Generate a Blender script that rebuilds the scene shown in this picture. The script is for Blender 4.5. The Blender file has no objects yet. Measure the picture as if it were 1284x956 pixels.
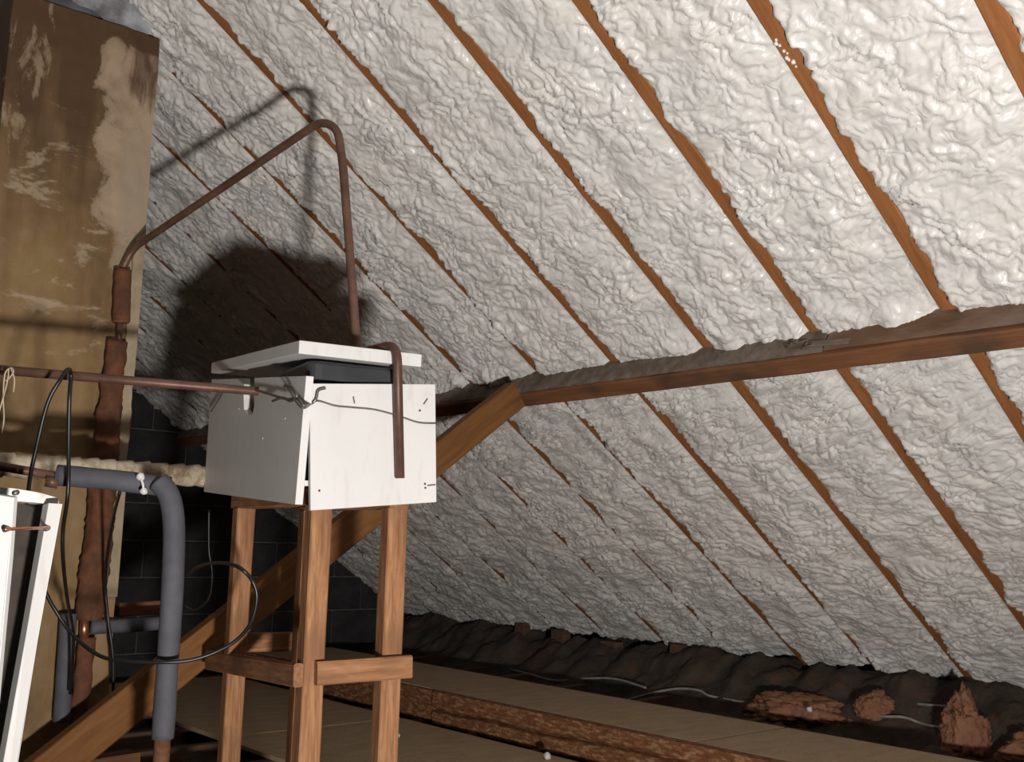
import bpy, bmesh, math, random
import numpy as np
from mathutils import Vector, Matrix, noise as mnoise

scene = bpy.context.scene
C = scene.collection
random.seed(7)

# ------------------------------------------------------------------ camera
FPX, YAW, PITCH, ROLL, SLOPE = 1318.23, math.radians(40.6794), math.radians(8.6121), math.radians(1.4266), math.radians(34.2873)
IW, IH = 1284.0, 956.0
_f = Vector((math.sin(YAW)*math.cos(PITCH), math.cos(YAW)*math.cos(PITCH), math.sin(PITCH)))
_r = Vector((math.cos(YAW), -math.sin(YAW), 0))
_u = _r.cross(_f)
CR = _r*math.cos(ROLL) + _u*math.sin(ROLL)
CU = -_r*math.sin(ROLL) + _u*math.cos(ROLL)
CF = _f
cam_data = bpy.data.cameras.new('camera')
cam_data.sensor_fit = 'HORIZONTAL'
cam_data.sensor_width = 36.0
cam_data.lens = FPX/IW*36.0
cam_data.clip_start = 0.02
cam = bpy.data.objects.new('camera', cam_data)
C.objects.link(cam)
M = Matrix.Identity(4)
for i in range(3):
    M[i][0], M[i][1], M[i][2] = CR[i], CU[i], -CF[i]
cam.matrix_world = M
scene.camera = cam

# ------------------------------------------------------------------ world, lamp, exposure
world = bpy.data.worlds.new('loft_dark'); scene.world = world
world.use_nodes = True
world.node_tree.nodes['Background'].inputs[0].default_value = (1.0, 0.93, 0.85, 1)
world.node_tree.nodes['Background'].inputs[1].default_value = 0.01

LAMP = CR*0.45 - CU*0.625 - CF*0.36
ld = bpy.data.lights.new('work_lamp', 'SPOT')
ld.energy = 475
ld.color = (1.0, 0.955, 0.91)
ld.shadow_soft_size = 0.07
ld.spot_size = math.radians(118)
ld.spot_blend = 1.0
lo = bpy.data.objects.new('work_lamp', ld); C.objects.link(lo)
lo.location = LAMP
aim = Vector((2.2, 2.6, 1.0)) - LAMP
lo.rotation_euler = aim.to_track_quat('-Z', 'Y').to_euler()

vs = scene.view_settings
vs.view_transform = 'Standard'
try: vs.look = 'None'
except Exception: pass
vs.gamma = 1.0
vs.use_curve_mapping = False
vs.exposure = 0.0

# ------------------------------------------------------------------ pixel -> place helpers (a pixel is only a direction)
def ray(x, y): return CR*((x-IW/2)/FPX) - CU*((y-IH/2)/FPX) + CF
def pl(x, y, n, P):
    v = ray(x, y); n = Vector(n); return v*(Vector(P).dot(n)/v.dot(n))
def at(x, y, d): return ray(x, y)*d
def atz(x, y, z): return pl(x, y, (0,0,1), (0,0,z))
def aty(x, y, Y): return pl(x, y, (0,1,0), (0,Y,0))
def atx(x, y, X): return pl(x, y, (1,0,0), (X,0,0))
RN = Vector((math.sin(SLOPE), 0, math.cos(SLOPE)))      # outward normal of the roof slope
RD = Vector((math.cos(SLOPE), 0, -math.sin(SLOPE)))     # down the slope
RS = 2.08644                                            # camera to plane of the rafter faces
def rp(s, y, h=0.0):                                    # slope coordinate, along, height into the loft
    return RN*(RS-h) + RD*s + Vector((0, y, 0))

# ------------------------------------------------------------------ materials
def new_mat(name):
    m = bpy.data.materials.new(name); m.use_nodes = True
    nt = m.node_tree; b = nt.nodes['Principled BSDF']
    return m, nt, b
def N(nt, t, **kw):
    n = nt.nodes.new(t)
    for k, v in kw.items():
        if k in n.inputs: n.inputs[k].default_value = v
        else: setattr(n, k, v)
    return n
def coords(nt, scale=(1,1,1), kind='Object'):
    tc = N(nt, 'ShaderNodeTexCoord'); mp = N(nt, 'ShaderNodeMapping')
    mp.inputs['Scale'].default_value = scale
    nt.links.new(tc.outputs[kind], mp.inputs['Vector']); return mp.outputs['Vector']
def ramp(nt, src, stops):
    r = N(nt, 'ShaderNodeValToRGB')
    el = r.color_ramp.elements
    while len(el) < len(stops): el.new(0.5)
    for e, (p, c) in zip(el, stops):
        e.position = p; e.color = (c[0], c[1], c[2], 1)
    nt.links.new(src, r.inputs[0]); return r.outputs[0]
def bump(nt, b, src, strength, dist):
    n = N(nt, 'ShaderNodeBump'); n.inputs['Strength'].default_value = strength; n.inputs['Distance'].default_value = dist
    nt.links.new(src, n.inputs['Height']); nt.links.new(n.outputs[0], b.inputs['Normal']); return n
def mixc(nt, fac, a, b_):
    m = N(nt, 'ShaderNodeMix', data_type='RGBA')
    if hasattr(fac, 'links'): nt.links.new(fac, m.inputs[0])
    else: m.inputs[0].default_value = fac
    for s, i in ((a, 6), (b_, 7)):
        if hasattr(s, 'links'): nt.links.new(s, m.inputs[i])
        else: m.inputs[i].default_value = (s[0], s[1], s[2], 1)
    return m.outputs[2]

def wood(name, dark, mid, light, grain=(3, 40, 40), rough=0.75, stain=None, bstr=0.25):
    m, nt, b = new_mat(name)
    v = coords(nt, grain)
    n1 = N(nt, 'ShaderNodeTexNoise', Scale=1.6, Detail=6.0, Roughness=0.65, Distortion=0.6)
    nt.links.new(v, n1.inputs['Vector'])
    col = ramp(nt, n1.outputs[0], [(0.25, dark), (0.5, mid), (0.78, light)])
    v2 = coords(nt, (3, 5, 5))
    n2 = N(nt, 'ShaderNodeTexNoise', Scale=1.5, Detail=4.0)
    nt.links.new(v2, n2.inputs['Vector'])
    if stain:
        f = ramp(nt, n2.outputs[0], [(0.48, (0,0,0)), (0.68, (1,1,1))])
        col = mixc(nt, f, col, stain)
    nt.links.new(col, b.inputs['Base Color'])
    b.inputs['Roughness'].default_value = rough
    b.inputs['Specular IOR Level'].default_value = 0.3
    bump(nt, b, n1.outputs[0], bstr, 0.004)
    return m

def plain(name, col, rough=0.6, metal=0.0, var=0.25, scale=30, bstr=0.15, dist=0.002, spec=0.4, detail=5.0):
    m, nt, b = new_mat(name)
    v = coords(nt, (1,1,1))
    n1 = N(nt, 'ShaderNodeTexNoise', Scale=scale, Detail=detail, Roughness=0.6)
    nt.links.new(v, n1.inputs['Vector'])
    lo_ = tuple(c*(1-var) for c in col); hi_ = tuple(min(1, c*(1+var)) for c in col)
    nt.links.new(ramp(nt, n1.outputs[0], [(0.3, lo_), (0.7, hi_)]), b.inputs['Base Color'])
    b.inputs['Roughness'].default_value = rough; b.inputs['Metallic'].default_value = metal
    b.inputs['Specular IOR Level'].default_value = spec
    bump(nt, b, n1.outputs[0], bstr, dist)
    return m

def two_tone(name, a, c, scale=8, lo_=0.45, hi_=0.6, rough=0.7, detail=6, metal=0.0, bstr=0.3, dist=0.003, mapscale=(1,1,1), fine=None):
    m, nt, b = new_mat(name)
    v = coords(nt, mapscale)
    n1 = N(nt, 'ShaderNodeTexNoise', Scale=scale, Detail=detail, Roughness=0.65)
    nt.links.new(v, n1.inputs['Vector'])
    f = ramp(nt, n1.outputs[0], [(lo_, (0,0,0)), (hi_, (1,1,1))])
    col = mixc(nt, f, a, c)
    if fine:
        n3 = N(nt, 'ShaderNodeTexNoise', Scale=fine[1], Detail=4.0); nt.links.new(v, n3.inputs['Vector'])
        f3 = ramp(nt, n3.outputs[0], [(0.55, (0,0,0)), (0.7, (1,1,1))])
        col = mixc(nt, f3, col, fine[0])
    nt.links.new(col, b.inputs['Base Color'])
    b.inputs['Roughness'].default_value = rough; b.inputs['Metallic'].default_value = metal
    b.inputs['Specular IOR Level'].default_value = 0.3
    bump(nt, b, n1.outputs[0], bstr, dist)
    return m

def foam_material():
    m, nt, b = new_mat('spray_foam')
    v = coords(nt, (1,1,1))
    n0 = N(nt, 'ShaderNodeTexNoise', Scale=6.0, Detail=4.0); nt.links.new(v, n0.inputs['Vector'])
    col = ramp(nt, n0.outputs[0], [(0.3, (0.66, 0.645, 0.615)), (0.5, (0.72, 0.705, 0.68)), (0.72, (0.74, 0.71, 0.66))])
    nt.links.new(col, b.inputs['Base Color'])
    b.inputs['Roughness'].default_value = 0.33
    b.inputs['Specular IOR Level'].default_value = 0.5
    n1 = N(nt, 'ShaderNodeTexNoise', noise_type='RIDGED_MULTIFRACTAL', Scale=22.0, Detail=1.0, Roughness=0.4, Distortion=1.6); nt.links.new(v, n1.inputs['Vector'])
    inv = N(nt, 'ShaderNodeMath', operation='MULTIPLY'); inv.inputs[1].default_value = -1.0
    nt.links.new(n1.outputs[0], inv.inputs[0])
    bump(nt, b, inv.outputs[0], 0.6, 0.006)
    return m

MT = {}
MT['foam'] = foam_material()
MT['rafter'] = wood('rafter_wood', (0.19, 0.072, 0.022), (0.29, 0.112, 0.036), (0.38, 0.16, 0.058), (3, 30, 30))
MT['purlin'] = wood('purlin_wood', (0.12, 0.05, 0.022), (0.19, 0.08, 0.035), (0.26, 0.115, 0.05), (2, 30, 30), stain=(0.09, 0.05, 0.03))
MT['dust'] = two_tone('dusty_wood', (0.13, 0.095, 0.07), (0.20, 0.165, 0.135), 7, 0.4, 0.65, 0.9, mapscale=(1,4,4))
MT['dust_brown'] = two_tone('dusty_brown_wood', (0.14, 0.075, 0.042), (0.20, 0.145, 0.11), 6, 0.4, 0.7, 0.9, mapscale=(2,1,4))
MT['strut'] = wood('strut_wood', (0.11, 0.045, 0.013), (0.175, 0.074, 0.022), (0.24, 0.108, 0.034), (2.5, 26, 26))
MT['stand'] = wood('stand_wood', (0.13, 0.055, 0.022), (0.29, 0.135, 0.06), (0.44, 0.25, 0.13), (5, 55, 55), stain=(0.165, 0.076, 0.037), bstr=0.5)
MT['binder'] = two_tone('flaky_binder_wood', (0.20, 0.075, 0.03), (0.42, 0.25, 0.13), 15, 0.47, 0.62, 0.85, mapscale=(6, 1.6, 6), fine=((0.10,0.04,0.02), 30), bstr=0.6, dist=0.006)
MT['old_wood'] = wood('old_dark_wood', (0.07, 0.03, 0.015), (0.13, 0.055, 0.025), (0.20, 0.09, 0.04), (3, 30, 30))
MT['joist'] = wood('joist_wood', (0.06, 0.035, 0.022), (0.10, 0.06, 0.038), (0.15, 0.09, 0.055), (3, 30, 30), rough=0.9)
MT['chip'] = two_tone('chipboard', (0.46, 0.325, 0.20), (0.56, 0.415, 0.27), 5, 0.35, 0.65, 0.8, mapscale=(1, 3, 1), fine=((0.34,0.24,0.15), 90), bstr=0.1)
MT['white'] = two_tone('white_painted_ply', (0.61, 0.60, 0.59), (0.66, 0.65, 0.64), 10, 0.3, 0.7, 0.45, mapscale=(1,1,0.3), fine=((0.59,0.575,0.56), 40), bstr=0.15, dist=0.002)
MT['white_worn'] = two_tone('white_worn_paint', (0.74, 0.72, 0.68), (0.80, 0.79, 0.76), 14, 0.3, 0.7, 0.55, fine=((0.55,0.50,0.44), 22), bstr=0.2)
MT['black'] = plain('black_plastic', (0.035, 0.036, 0.04), 0.42, var=0.2, scale=12, bstr=0.05)
MT['grey_lag'] = plain('grey_pipe_foam', (0.078, 0.079, 0.092), 0.75, var=0.2, scale=18, bstr=0.2)
MT['copper'] = two_tone('tarnished_copper', (0.095, 0.05, 0.036), (0.155, 0.082, 0.058), 14, 0.4, 0.65, 0.45, metal=0.25, bstr=0.1, dist=0.001)
MT['bright_copper'] = plain('bright_copper', (0.55, 0.25, 0.14), 0.35, 0.9)
MT['rust'] = two_tone('flaking_rust', (0.075, 0.032, 0.017), (0.145, 0.053, 0.024), 16, 0.4, 0.62, 0.85, fine=((0.09,0.04,0.025), 40), bstr=0.6, dist=0.006)
MT['bandage'] = two_tone('canvas_wrap', (0.50, 0.43, 0.32), (0.20, 0.14, 0.09), 11, 0.44, 0.6, 0.9, bstr=0.5, dist=0.004)
MT['cable'] = plain('black_cable', (0.012, 0.011, 0.011), 0.35, var=0.2, scale=20)
MT['grey_cable'] = plain('grey_cable', (0.26, 0.24, 0.22), 0.5)
MT['wire'] = plain('dull_steel_wire', (0.20, 0.185, 0.17), 0.45, 0.7)
MT['string'] = plain('frayed_string', (0.48, 0.40, 0.29), 0.9)
MT['render'] = None
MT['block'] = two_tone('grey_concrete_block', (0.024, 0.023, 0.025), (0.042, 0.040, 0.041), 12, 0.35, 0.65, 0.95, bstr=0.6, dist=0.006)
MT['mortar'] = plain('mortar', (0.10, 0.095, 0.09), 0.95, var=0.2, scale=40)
MT['insul_dark'] = two_tone('dusty_dark_quilt', (0.040, 0.030, 0.024), (0.085, 0.065, 0.05), 7, 0.35, 0.7, 1.0, fine=((0.10,0.05,0.035), 18), bstr=1.0, dist=0.02)
MT['insul_pink'] = two_tone('pink_glass_wool', (0.25, 0.115, 0.065), (0.33, 0.17, 0.105), 9, 0.35, 0.7, 1.0, fine=((0.24,0.10,0.06), 35), bstr=1.0, dist=0.015)
MT['deck'] = plain('roof_felt', (0.03, 0.028, 0.027), 0.95)
MT['plaster_board'] = plain('plaster_dust', (0.06, 0.05, 0.042), 0.95)
MT['lead'] = plain('lead_flashing', (0.10, 0.10, 0.115), 0.6, 0.2, var=0.4, scale=10)
MT['dark_gap'] = plain('dark_interior_shade', (0.055, 0.045, 0.036), 0.9)  # dark colour stands in for the shade inside the enclosure

def render_material():
    m, nt, b = new_mat('brown_chimney_render')
    v = coords(nt, (1,1,1))
    n1 = N(nt, 'ShaderNodeTexNoise', Scale=3.2, Detail=7.0, Roughness=0.62); nt.links.new(v, n1.inputs['Vector'])
    col = ramp(nt, n1.outputs[0], [(0.32, (0.125, 0.078, 0.034)), (0.48, (0.21, 0.128, 0.054)), (0.62, (0.245, 0.158, 0.074)), (0.74, (0.29, 0.225, 0.14))])
    vs_ = coords(nt, (9, 9, 1.3))
    n2 = N(nt, 'ShaderNodeTexNoise', Scale=1.2, Detail=5.0); nt.links.new(vs_, n2.inputs['Vector'])
    # old damp staining: soot high up the stack (a fixed height on the stack itself)
    sep = N(nt, 'ShaderNodeSeparateXYZ'); nt.links.new(v, sep.inputs[0])
    mr = N(nt, 'ShaderNodeMapRange'); mr.inputs[1].default_value = 1.55; mr.inputs[2].default_value = 2.55
    nt.links.new(sep.outputs[2], mr.inputs[0])
    mad = N(nt, 'ShaderNodeMath', operation='MULTIPLY_ADD'); mad.inputs[1].default_value = 0.55
    nt.links.new(mr.outputs[0], mad.inputs[0]); nt.links.new(n2.outputs[0], mad.inputs[2])
    f = ramp(nt, mad.outputs[0], [(0.58, (0,0,0)), (0.95, (1,1,1))])
    col = mixc(nt, f, col, (0.085, 0.045, 0.02))
    def window(axis, a0, a1, b0, b1):
        m1 = N(nt, 'ShaderNodeMapRange', interpolation_type='SMOOTHSTEP'); m1.inputs[1].default_value = a0; m1.inputs[2].default_value = a1
        m2 = N(nt, 'ShaderNodeMapRange', interpolation_type='SMOOTHSTEP'); m2.inputs[1].default_value = b0; m2.inputs[2].default_value = b1
        m2.inputs[3].default_value = 1.0; m2.inputs[4].default_value = 0.0
        nt.links.new(sep.outputs[axis], m1.inputs[0]); nt.links.new(sep.outputs[axis], m2.inputs[0])
        mm = N(nt, 'ShaderNodeMath', operation='MULTIPLY'); nt.links.new(m1.outputs[0], mm.inputs[0]); nt.links.new(m2.outputs[0], mm.inputs[1]); return mm.outputs[0]
    def mul(a_, b2): 
        mm = N(nt, 'ShaderNodeMath', operation='MULTIPLY'); nt.links.new(a_, mm.inputs[0]); nt.links.new(b2, mm.inputs[1]); return mm.outputs[0]
    def flake(base, wx, wz, scale, gain, thr, colour, mapscale=(1,1,1), soft=0.03):
        vv = coords(nt, mapscale)
        nn = N(nt, 'ShaderNodeTexNoise', Scale=scale, Detail=9.0, Roughness=0.68, Distortion=0.4); nt.links.new(vv, nn.inputs['Vector'])
        ma = N(nt, 'ShaderNodeMath', operation='MULTIPLY_ADD'); ma.inputs[1].default_value = gain
        nt.links.new(mul(window(0, *wx), window(2, *wz)), ma.inputs[0]); nt.links.new(nn.outputs[0], ma.inputs[2])
        f_ = ramp(nt, ma.outputs[0], [(thr-soft, (0,0,0)), (thr+soft, (.6,.6,.6)), (thr+soft+0.16, (.95,.95,.95))])
        return mixc(nt, f_, base, colour), f_
    # bare beige plaster on the right-hand side of the stack, brown damp at its corner, pale scrapes
    col, k1 = flake(col, (0.0, 0.10, 0.24, 0.40), (1.72, 2.0, 2.50, 2.62), 7.0, 0.42, 0.78, (0.38, 0.285, 0.195))
    col, k2 = flake(col, (0.10, 0.17, 0.5, 0.6), (1.6, 1.85, 2.2, 2.4), 6.0, 0.35, 0.74, (0.31, 0.245, 0.175))
    col, k3 = flake(col, (0.08, 0.19, 0.5, 0.6), (2.28, 2.42, 2.9, 3.0), 5.0, 0.40, 0.80, (0.075, 0.038, 0.02), (5,1,1), 0.08)
    col, k4 = flake(col, (-0.3, -0.22, 0.12, 0.2), (1.3, 1.6, 2.2, 2.5), 5.0, 0.14, 0.72, (0.38, 0.30, 0.20), (1,1,2.2))
    col, k5 = flake(col, (-0.3, -0.2, -0.12, -0.04), (2.0, 2.2, 2.6, 2.7), 7.0, 0.22, 0.76, (0.34, 0.26, 0.17), (2,1,0.7))
    nt.links.new(col, b.inputs['Base Color'])
    b.inputs['Roughness'].default_value = 0.6; b.inputs['Specular IOR Level'].default_value = 0.3
    hh = mul(n1.outputs[0], n1.outputs[0])
    ad = N(nt, 'ShaderNodeMath', operation='MULTIPLY_ADD'); ad.inputs[1].default_value = 0.5
    nt.links.new(k1, ad.inputs[0]); nt.links.new(hh, ad.inputs[2])
    bump(nt, b, ad.outputs[0], 0.5, 0.008)
    return m
MT['render'] = render_material()
MT['beige'] = two_tone('bare_beige_plaster', (0.33, 0.25, 0.16), (0.42, 0.33, 0.23), 8, 0.35, 0.65, 0.8, fine=((0.22,0.14,0.075), 26), bstr=0.5, dist=0.005, mapscale=(1,1,0.6))
MT['pale'] = two_tone('pale_plaster', (0.25, 0.19, 0.115), (0.36, 0.29, 0.20), 10, 0.35, 0.65, 0.8, bstr=0.4)
MT['brown_stain'] = two_tone('brown_stain', (0.085, 0.040, 0.018), (0.24, 0.16, 0.09), 9, 0.45, 0.7, 0.8, mapscale=(6,1,1.2), bstr=0.4)
MT['overspray'] = two_tone('blueish_foam_overspray', (0.10, 0.095, 0.10), (0.42, 0.42, 0.45), 6, 0.35, 0.62, 0.7)

# ------------------------------------------------------------------ object helpers
def mesh_obj(name, verts, faces, mat, parent=None, smooth=False, origin=None, xf=None):
    """verts in world space (or in local space with xf, a world matrix)"""
    me = bpy.data.meshes.new(name)
    if xf is None:
        vv = [Vector(v) for v in verts]
        if origin is None:
            xs = [v.x for v in vv]; ys = [v.y for v in vv]; zs = [v.z for v in vv]
            origin = Vector(((min(xs)+max(xs))/2, (min(ys)+max(ys))/2, min(zs)))
        xf = Matrix.Translation(origin)
        vv = [v-origin for v in vv]
    else:
        vv = verts
    me.from_pydata([tuple(v) for v in vv], [], faces)
    me.update()
    if smooth:
        me.polygons.foreach_set('use_smooth', [True]*len(me.polygons))
    if mat: me.materials.append(MT[mat] if isinstance(mat, str) else mat)
    o = bpy.data.objects.new(name, me); C.objects.link(o)
    return put(o, xf, parent)
def wmat(o):
    m = o.matrix_basis.copy()
    return (wmat(o.parent) @ m) if o.parent else m
def put(o, xf, parent):
    if parent is not None:
        o.parent = parent
        o.matrix_basis = wmat(parent).inverted() @ xf
    else:
        o.matrix_basis = xf
    return o
def tag(o, label, cat, group=None, kind=None):
    o['label'] = label; o['category'] = cat
    if group: o['group'] = group
    if kind: o['kind'] = kind
    return o
def thing(name, label, cat, loc, group=None):
    o = bpy.data.objects.new(name, None); C.objects.link(o); o.location = loc
    o.empty_display_size = 0.1
    return tag(o, label, cat, group)
def struct(o, label=None):
    o['kind'] = 'structure'
    if label: o['label'] = label
    return o
def struct_empty(name, loc, label=None):
    o = bpy.data.objects.new(name, None); C.objects.link(o); o.location = loc
    return struct(o, label)

def axes_from(P0, P1, up):
    X = (Vector(P1)-Vector(P0)).normalized(); up = Vector(up)
    Z = (up - X*up.dot(X)).normalized(); Y = Z.cross(X)
    M_ = Matrix.Identity(4)
    for i in range(3):
        M_[i][0], M_[i][1], M_[i][2] = X[i], Y[i], Z[i]
    return M_
def beam_data(L, w, h, bev=0.004, rough=0.0, seed=0):
    """box along +X from 0..L, centred on Y (w) and Z (h), chamfered edges"""
    n = max(2, int(L/0.12)) if rough else 1
    ring = []
    for k in range(4):
        sy = (-1, 1, 1, -1)[k]; sz = (-1, -1, 1, 1)[k]
        a = (sy*(w/2-bev), sz*h/2); b_ = (sy*w/2, sz*(h/2-bev))
        ring += ([b_, a] if k in (0, 2) else [a, b_])
    verts = []; faces = []
    for i in range(n+1):
        x = L*i/n
        for j, (y, z) in enumerate(ring):
            dy = rough*mnoise.noise((x*4+seed, j*0.7, 3.1)); dz = rough*mnoise.noise((x*4+seed, j*0.7, 9.1))
            verts.append((x, y+dy, z+dz))
    m = len(ring)
    for i in range(n):
        for j in range(m):
            a = i*m+j; b_ = i*m+(j+1) % m
            faces.append((a, a+m, b_+m, b_))
    faces.append(tuple(range(m))); faces.append(tuple(reversed(range(n*m, n*m+m))))
    return verts, faces
def beam(name, P0, P1, w, h, mat, parent=None, up=(0,0,1), bev=0.004, rough=0.0):
    P0 = Vector(P0); P1 = Vector(P1)
    M_ = axes_from(P0, P1, up); M_.translation = P0
    v, f = beam_data((P1-P0).length, w, h, bev, rough, P0.x*7+P0.y*3)
    return mesh_obj(name, v, f, mat, parent, xf=M_)
def prism(name, pts, thick, mat, parent=None, bev=0.0):
    """polygon (front face) pushed back by the vector thick"""
    pts = [Vector(p) for p in pts]; t = Vector(thick); n = len(pts)
    verts = pts + [p+t for p in pts]
    nrm = Vector((0,0,0))
    for i in range(n): nrm += pts[i].cross(pts[(i+1) % n])
    front = list(range(n)); back = [n+i for i in reversed(range(n))]
    sides = [(i, n+i, n+(i+1) % n, (i+1) % n) for i in range(n)]
    faces = [tuple(front), tuple(back)] + sides
    if nrm.dot(t) > 0: faces = [tuple(reversed(f)) for f in faces]
    o = mesh_obj(name, verts, faces, mat, parent)
    if bev:
        md = o.modifiers.new('bevel', 'BEVEL'); md.width = bev; md.segments = 2; md.limit_method = 'ANGLE'
    return o
def boxo(name, lo_, hi_, mat, parent=None, bev=0.0):
    x0, y0, z0 = lo_; x1, y1, z1 = hi_
    return prism(name, [(x0,y0,z0),(x1,y0,z0),(x1,y0,z1),(x0,y0,z1)], (0, y1-y0, 0), mat, parent, bev)
def smooth_path(pts, sub=8):
    P = [Vector(p) for p in pts]; out = []
    for i in range(len(P)-1):
        p0 = P[max(i-1, 0)]; p1 = P[i]; p2 = P[i+1]; p3 = P[min(i+2, len(P)-1)]
        for k in range(sub):
            t = k/sub
            out.append(0.5*((2*p1)+(p2-p0)*t+(2*p0-5*p1+4*p2-p3)*t*t+(3*p1-p0-3*p2+p3)*t**3))
    out.append(P[-1]); return out
def fillet(pts, radii, sub=8):
    P = [Vector(p) for p in pts]; out = [P[0]]
    for i in range(1, len(P)-1):
        a = (P[i-1]-P[i]); b_ = (P[i+1]-P[i]); r = min(radii[i-1], a.length*0.48, b_.length*0.48)
        A = P[i]+a.normalized()*r; B = P[i]+b_.normalized()*r
        for k in range(sub+1):
            t = k/sub; out.append(A*(1-t)**2 + P[i]*2*t*(1-t) + B*t*t)
    out.append(P[-1]); return out
def tube(name, path, r, mat, parent=None, seg=12, rfun=None, flat=1.0, flat_dir=None, cap=True):
    P = [Vector(p) for p in path]; n = len(P)
    T = []
    for i in range(n):
        t = P[min(i+1, n-1)]-P[max(i-1, 0)]; T.append(t.normalized() if t.length > 1e-9 else Vector((0,0,1)))
    if flat_dir is not None: ref = Vector(flat_dir)
    else: ref = Vector((0,0,1)) if abs(T[0].z) < 0.9 else Vector((1,0,0))
    nv = (ref - T[0]*ref.dot(T[0])).normalized()
    verts = []; faces = []; s = 0.0
    for i in range(n):
        if i: s += (P[i]-P[i-1]).length
        base = Vector(flat_dir) if flat_dir is not None else nv
        nv = (base - T[i]*base.dot(T[i])).normalized(); bv = T[i].cross(nv)
        for j in range(seg):
            a = 2*math.pi*j/seg
            rr = r*(rfun(s, a) if rfun else 1.0)
            verts.append(P[i] + nv*math.cos(a)*rr*flat + bv*math.sin(a)*rr)
    for i in range(n-1):
        for j in range(seg):
            a = i*seg+j; b_ = i*seg+(j+1) % seg
            faces.append((a, b_, b_+seg, a+seg))
    if cap:
        faces.append(tuple(reversed(range(seg)))); faces.append(tuple(range((n-1)*seg, n*seg)))
    return mesh_obj(name, verts, faces, mat, parent, smooth=True)
def densify(pts, step=0.03):
    out = []
    P = [Vector(p) for p in pts]
    for a, b_ in zip(P[:-1], P[1:]):
        n = max(1, int((b_-a).length/step))
        out += [a.lerp(b_, k/n) for k in range(n)]
    out.append(P[-1]); return out

# ------------------------------------------------------------------ numpy noise
_rng = np.random.RandomState(11)
_perm = _rng.permutation(4096)
_ang = _rng.rand(4096)*2*np.pi
_gx, _gy = np.cos(_ang), np.sin(_ang)
def perlin(x, y, seed=0):
    x = x+seed*17.31; y = y+seed*5.77
    xi = np.floor(x).astype(int); yi = np.floor(y).astype(int)
    xf = x-xi; yf = y-yi
    u = xf*xf*xf*(xf*(xf*6-15)+10); v = yf*yf*yf*(yf*(yf*6-15)+10)
    def g(ix, iy, dx, dy):
        h = _perm[(_perm[ix & 4095]+iy) & 4095]
        return _gx[h]*dx+_gy[h]*dy
    n00 = g(xi, yi, xf, yf); n10 = g(xi+1, yi, xf-1, yf)
    n01 = g(xi, yi+1, xf, yf-1); n11 = g(xi+1, yi+1, xf-1, yf-1)
    return ((n00*(1-u)+n10*u)*(1-v)+(n01*(1-u)+n11*u)*v)*1.5
def sstep(a, b_, x):
    t = np.clip((x-a)/(b_-a), 0, 1); return t*t*(3-2*t)
def grid_obj(name, X, Y, Z, mat, parent=None, flip=False, origin=(0,0,0)):
    """a mesh from three (rows, cols) arrays in world space"""
    nr, nc = X.shape
    co = np.stack([X, Y, Z], -1).reshape(-1, 3)-np.array(origin)
    idx = np.arange(nr*nc).reshape(nr, nc)
    q = np.stack([idx[:-1,:-1], idx[1:,:-1], idx[1:,1:], idx[:-1,1:]], -1).reshape(-1, 4)
    if flip: q = q[:, ::-1]
    me = bpy.data.meshes.new(name)
    me.vertices.add(len(co)); me.vertices.foreach_set('co', co.astype(np.float32).ravel())
    me.loops.add(q.size); me.loops.foreach_set('vertex_index', q.astype(np.int32).ravel())
    me.polygons.add(len(q))
    me.polygons.foreach_set('loop_start', np.arange(0, q.size, 4, dtype=np.int32))
    me.polygons.foreach_set('loop_total', np.full(len(q), 4, dtype=np.int32))
    me.polygons.foreach_set('use_smooth', np.ones(len(q), dtype=bool))
    me.update(calc_edges=True); me.validate()
    me.materials.append(MT[mat])
    o = bpy.data.objects.new(name, me); C.objects.link(o)
    return put(o, Matrix.Translation(origin), parent)

# ================================================================== THE ROOF
S_TOP, S_EAVE = -0.72, 4.04
RAF_W, RAF_D = 0.050, 0.10
RAFT = [0.0842, 0.51, 0.9337, 1.3835, 1.8048, 2.2169, 2.6448, 3.0431, 3.4655, 3.8905, 4.3237, 4.7292, 5.1417, 5.56, 5.98]
GABLE_Y = 6.36
ceiling = struct_empty('ceiling', rp(1.6, 3.0), 'sloping roof underside of brown rafters with white spray foam between')
for y in RAFT:
    P0 = rp(S_TOP, y-RAF_W/2, -RAF_D/2); P1 = rp(4.75, y-RAF_W/2, -RAF_D/2)
    beam('rafter', P0, P1, RAF_W, RAF_D, 'rafter', ceiling, up=-RN, bev=0.003, rough=0.0015)
# felt behind the foam closes the roof
def quad(name, a, b_, c, d, mat, parent=None):
    return mesh_obj(name, [a, b_, c, d], [(0,1,2,3)], mat, parent)
prism('roof_felt', [rp(S_TOP-0.05, -3, -0.11), rp(S_TOP-0.05, 6.6, -0.11), rp(5.0, 6.6, -0.11), rp(5.0, -3, -0.11)], RN*0.02, 'deck', ceiling)

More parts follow.
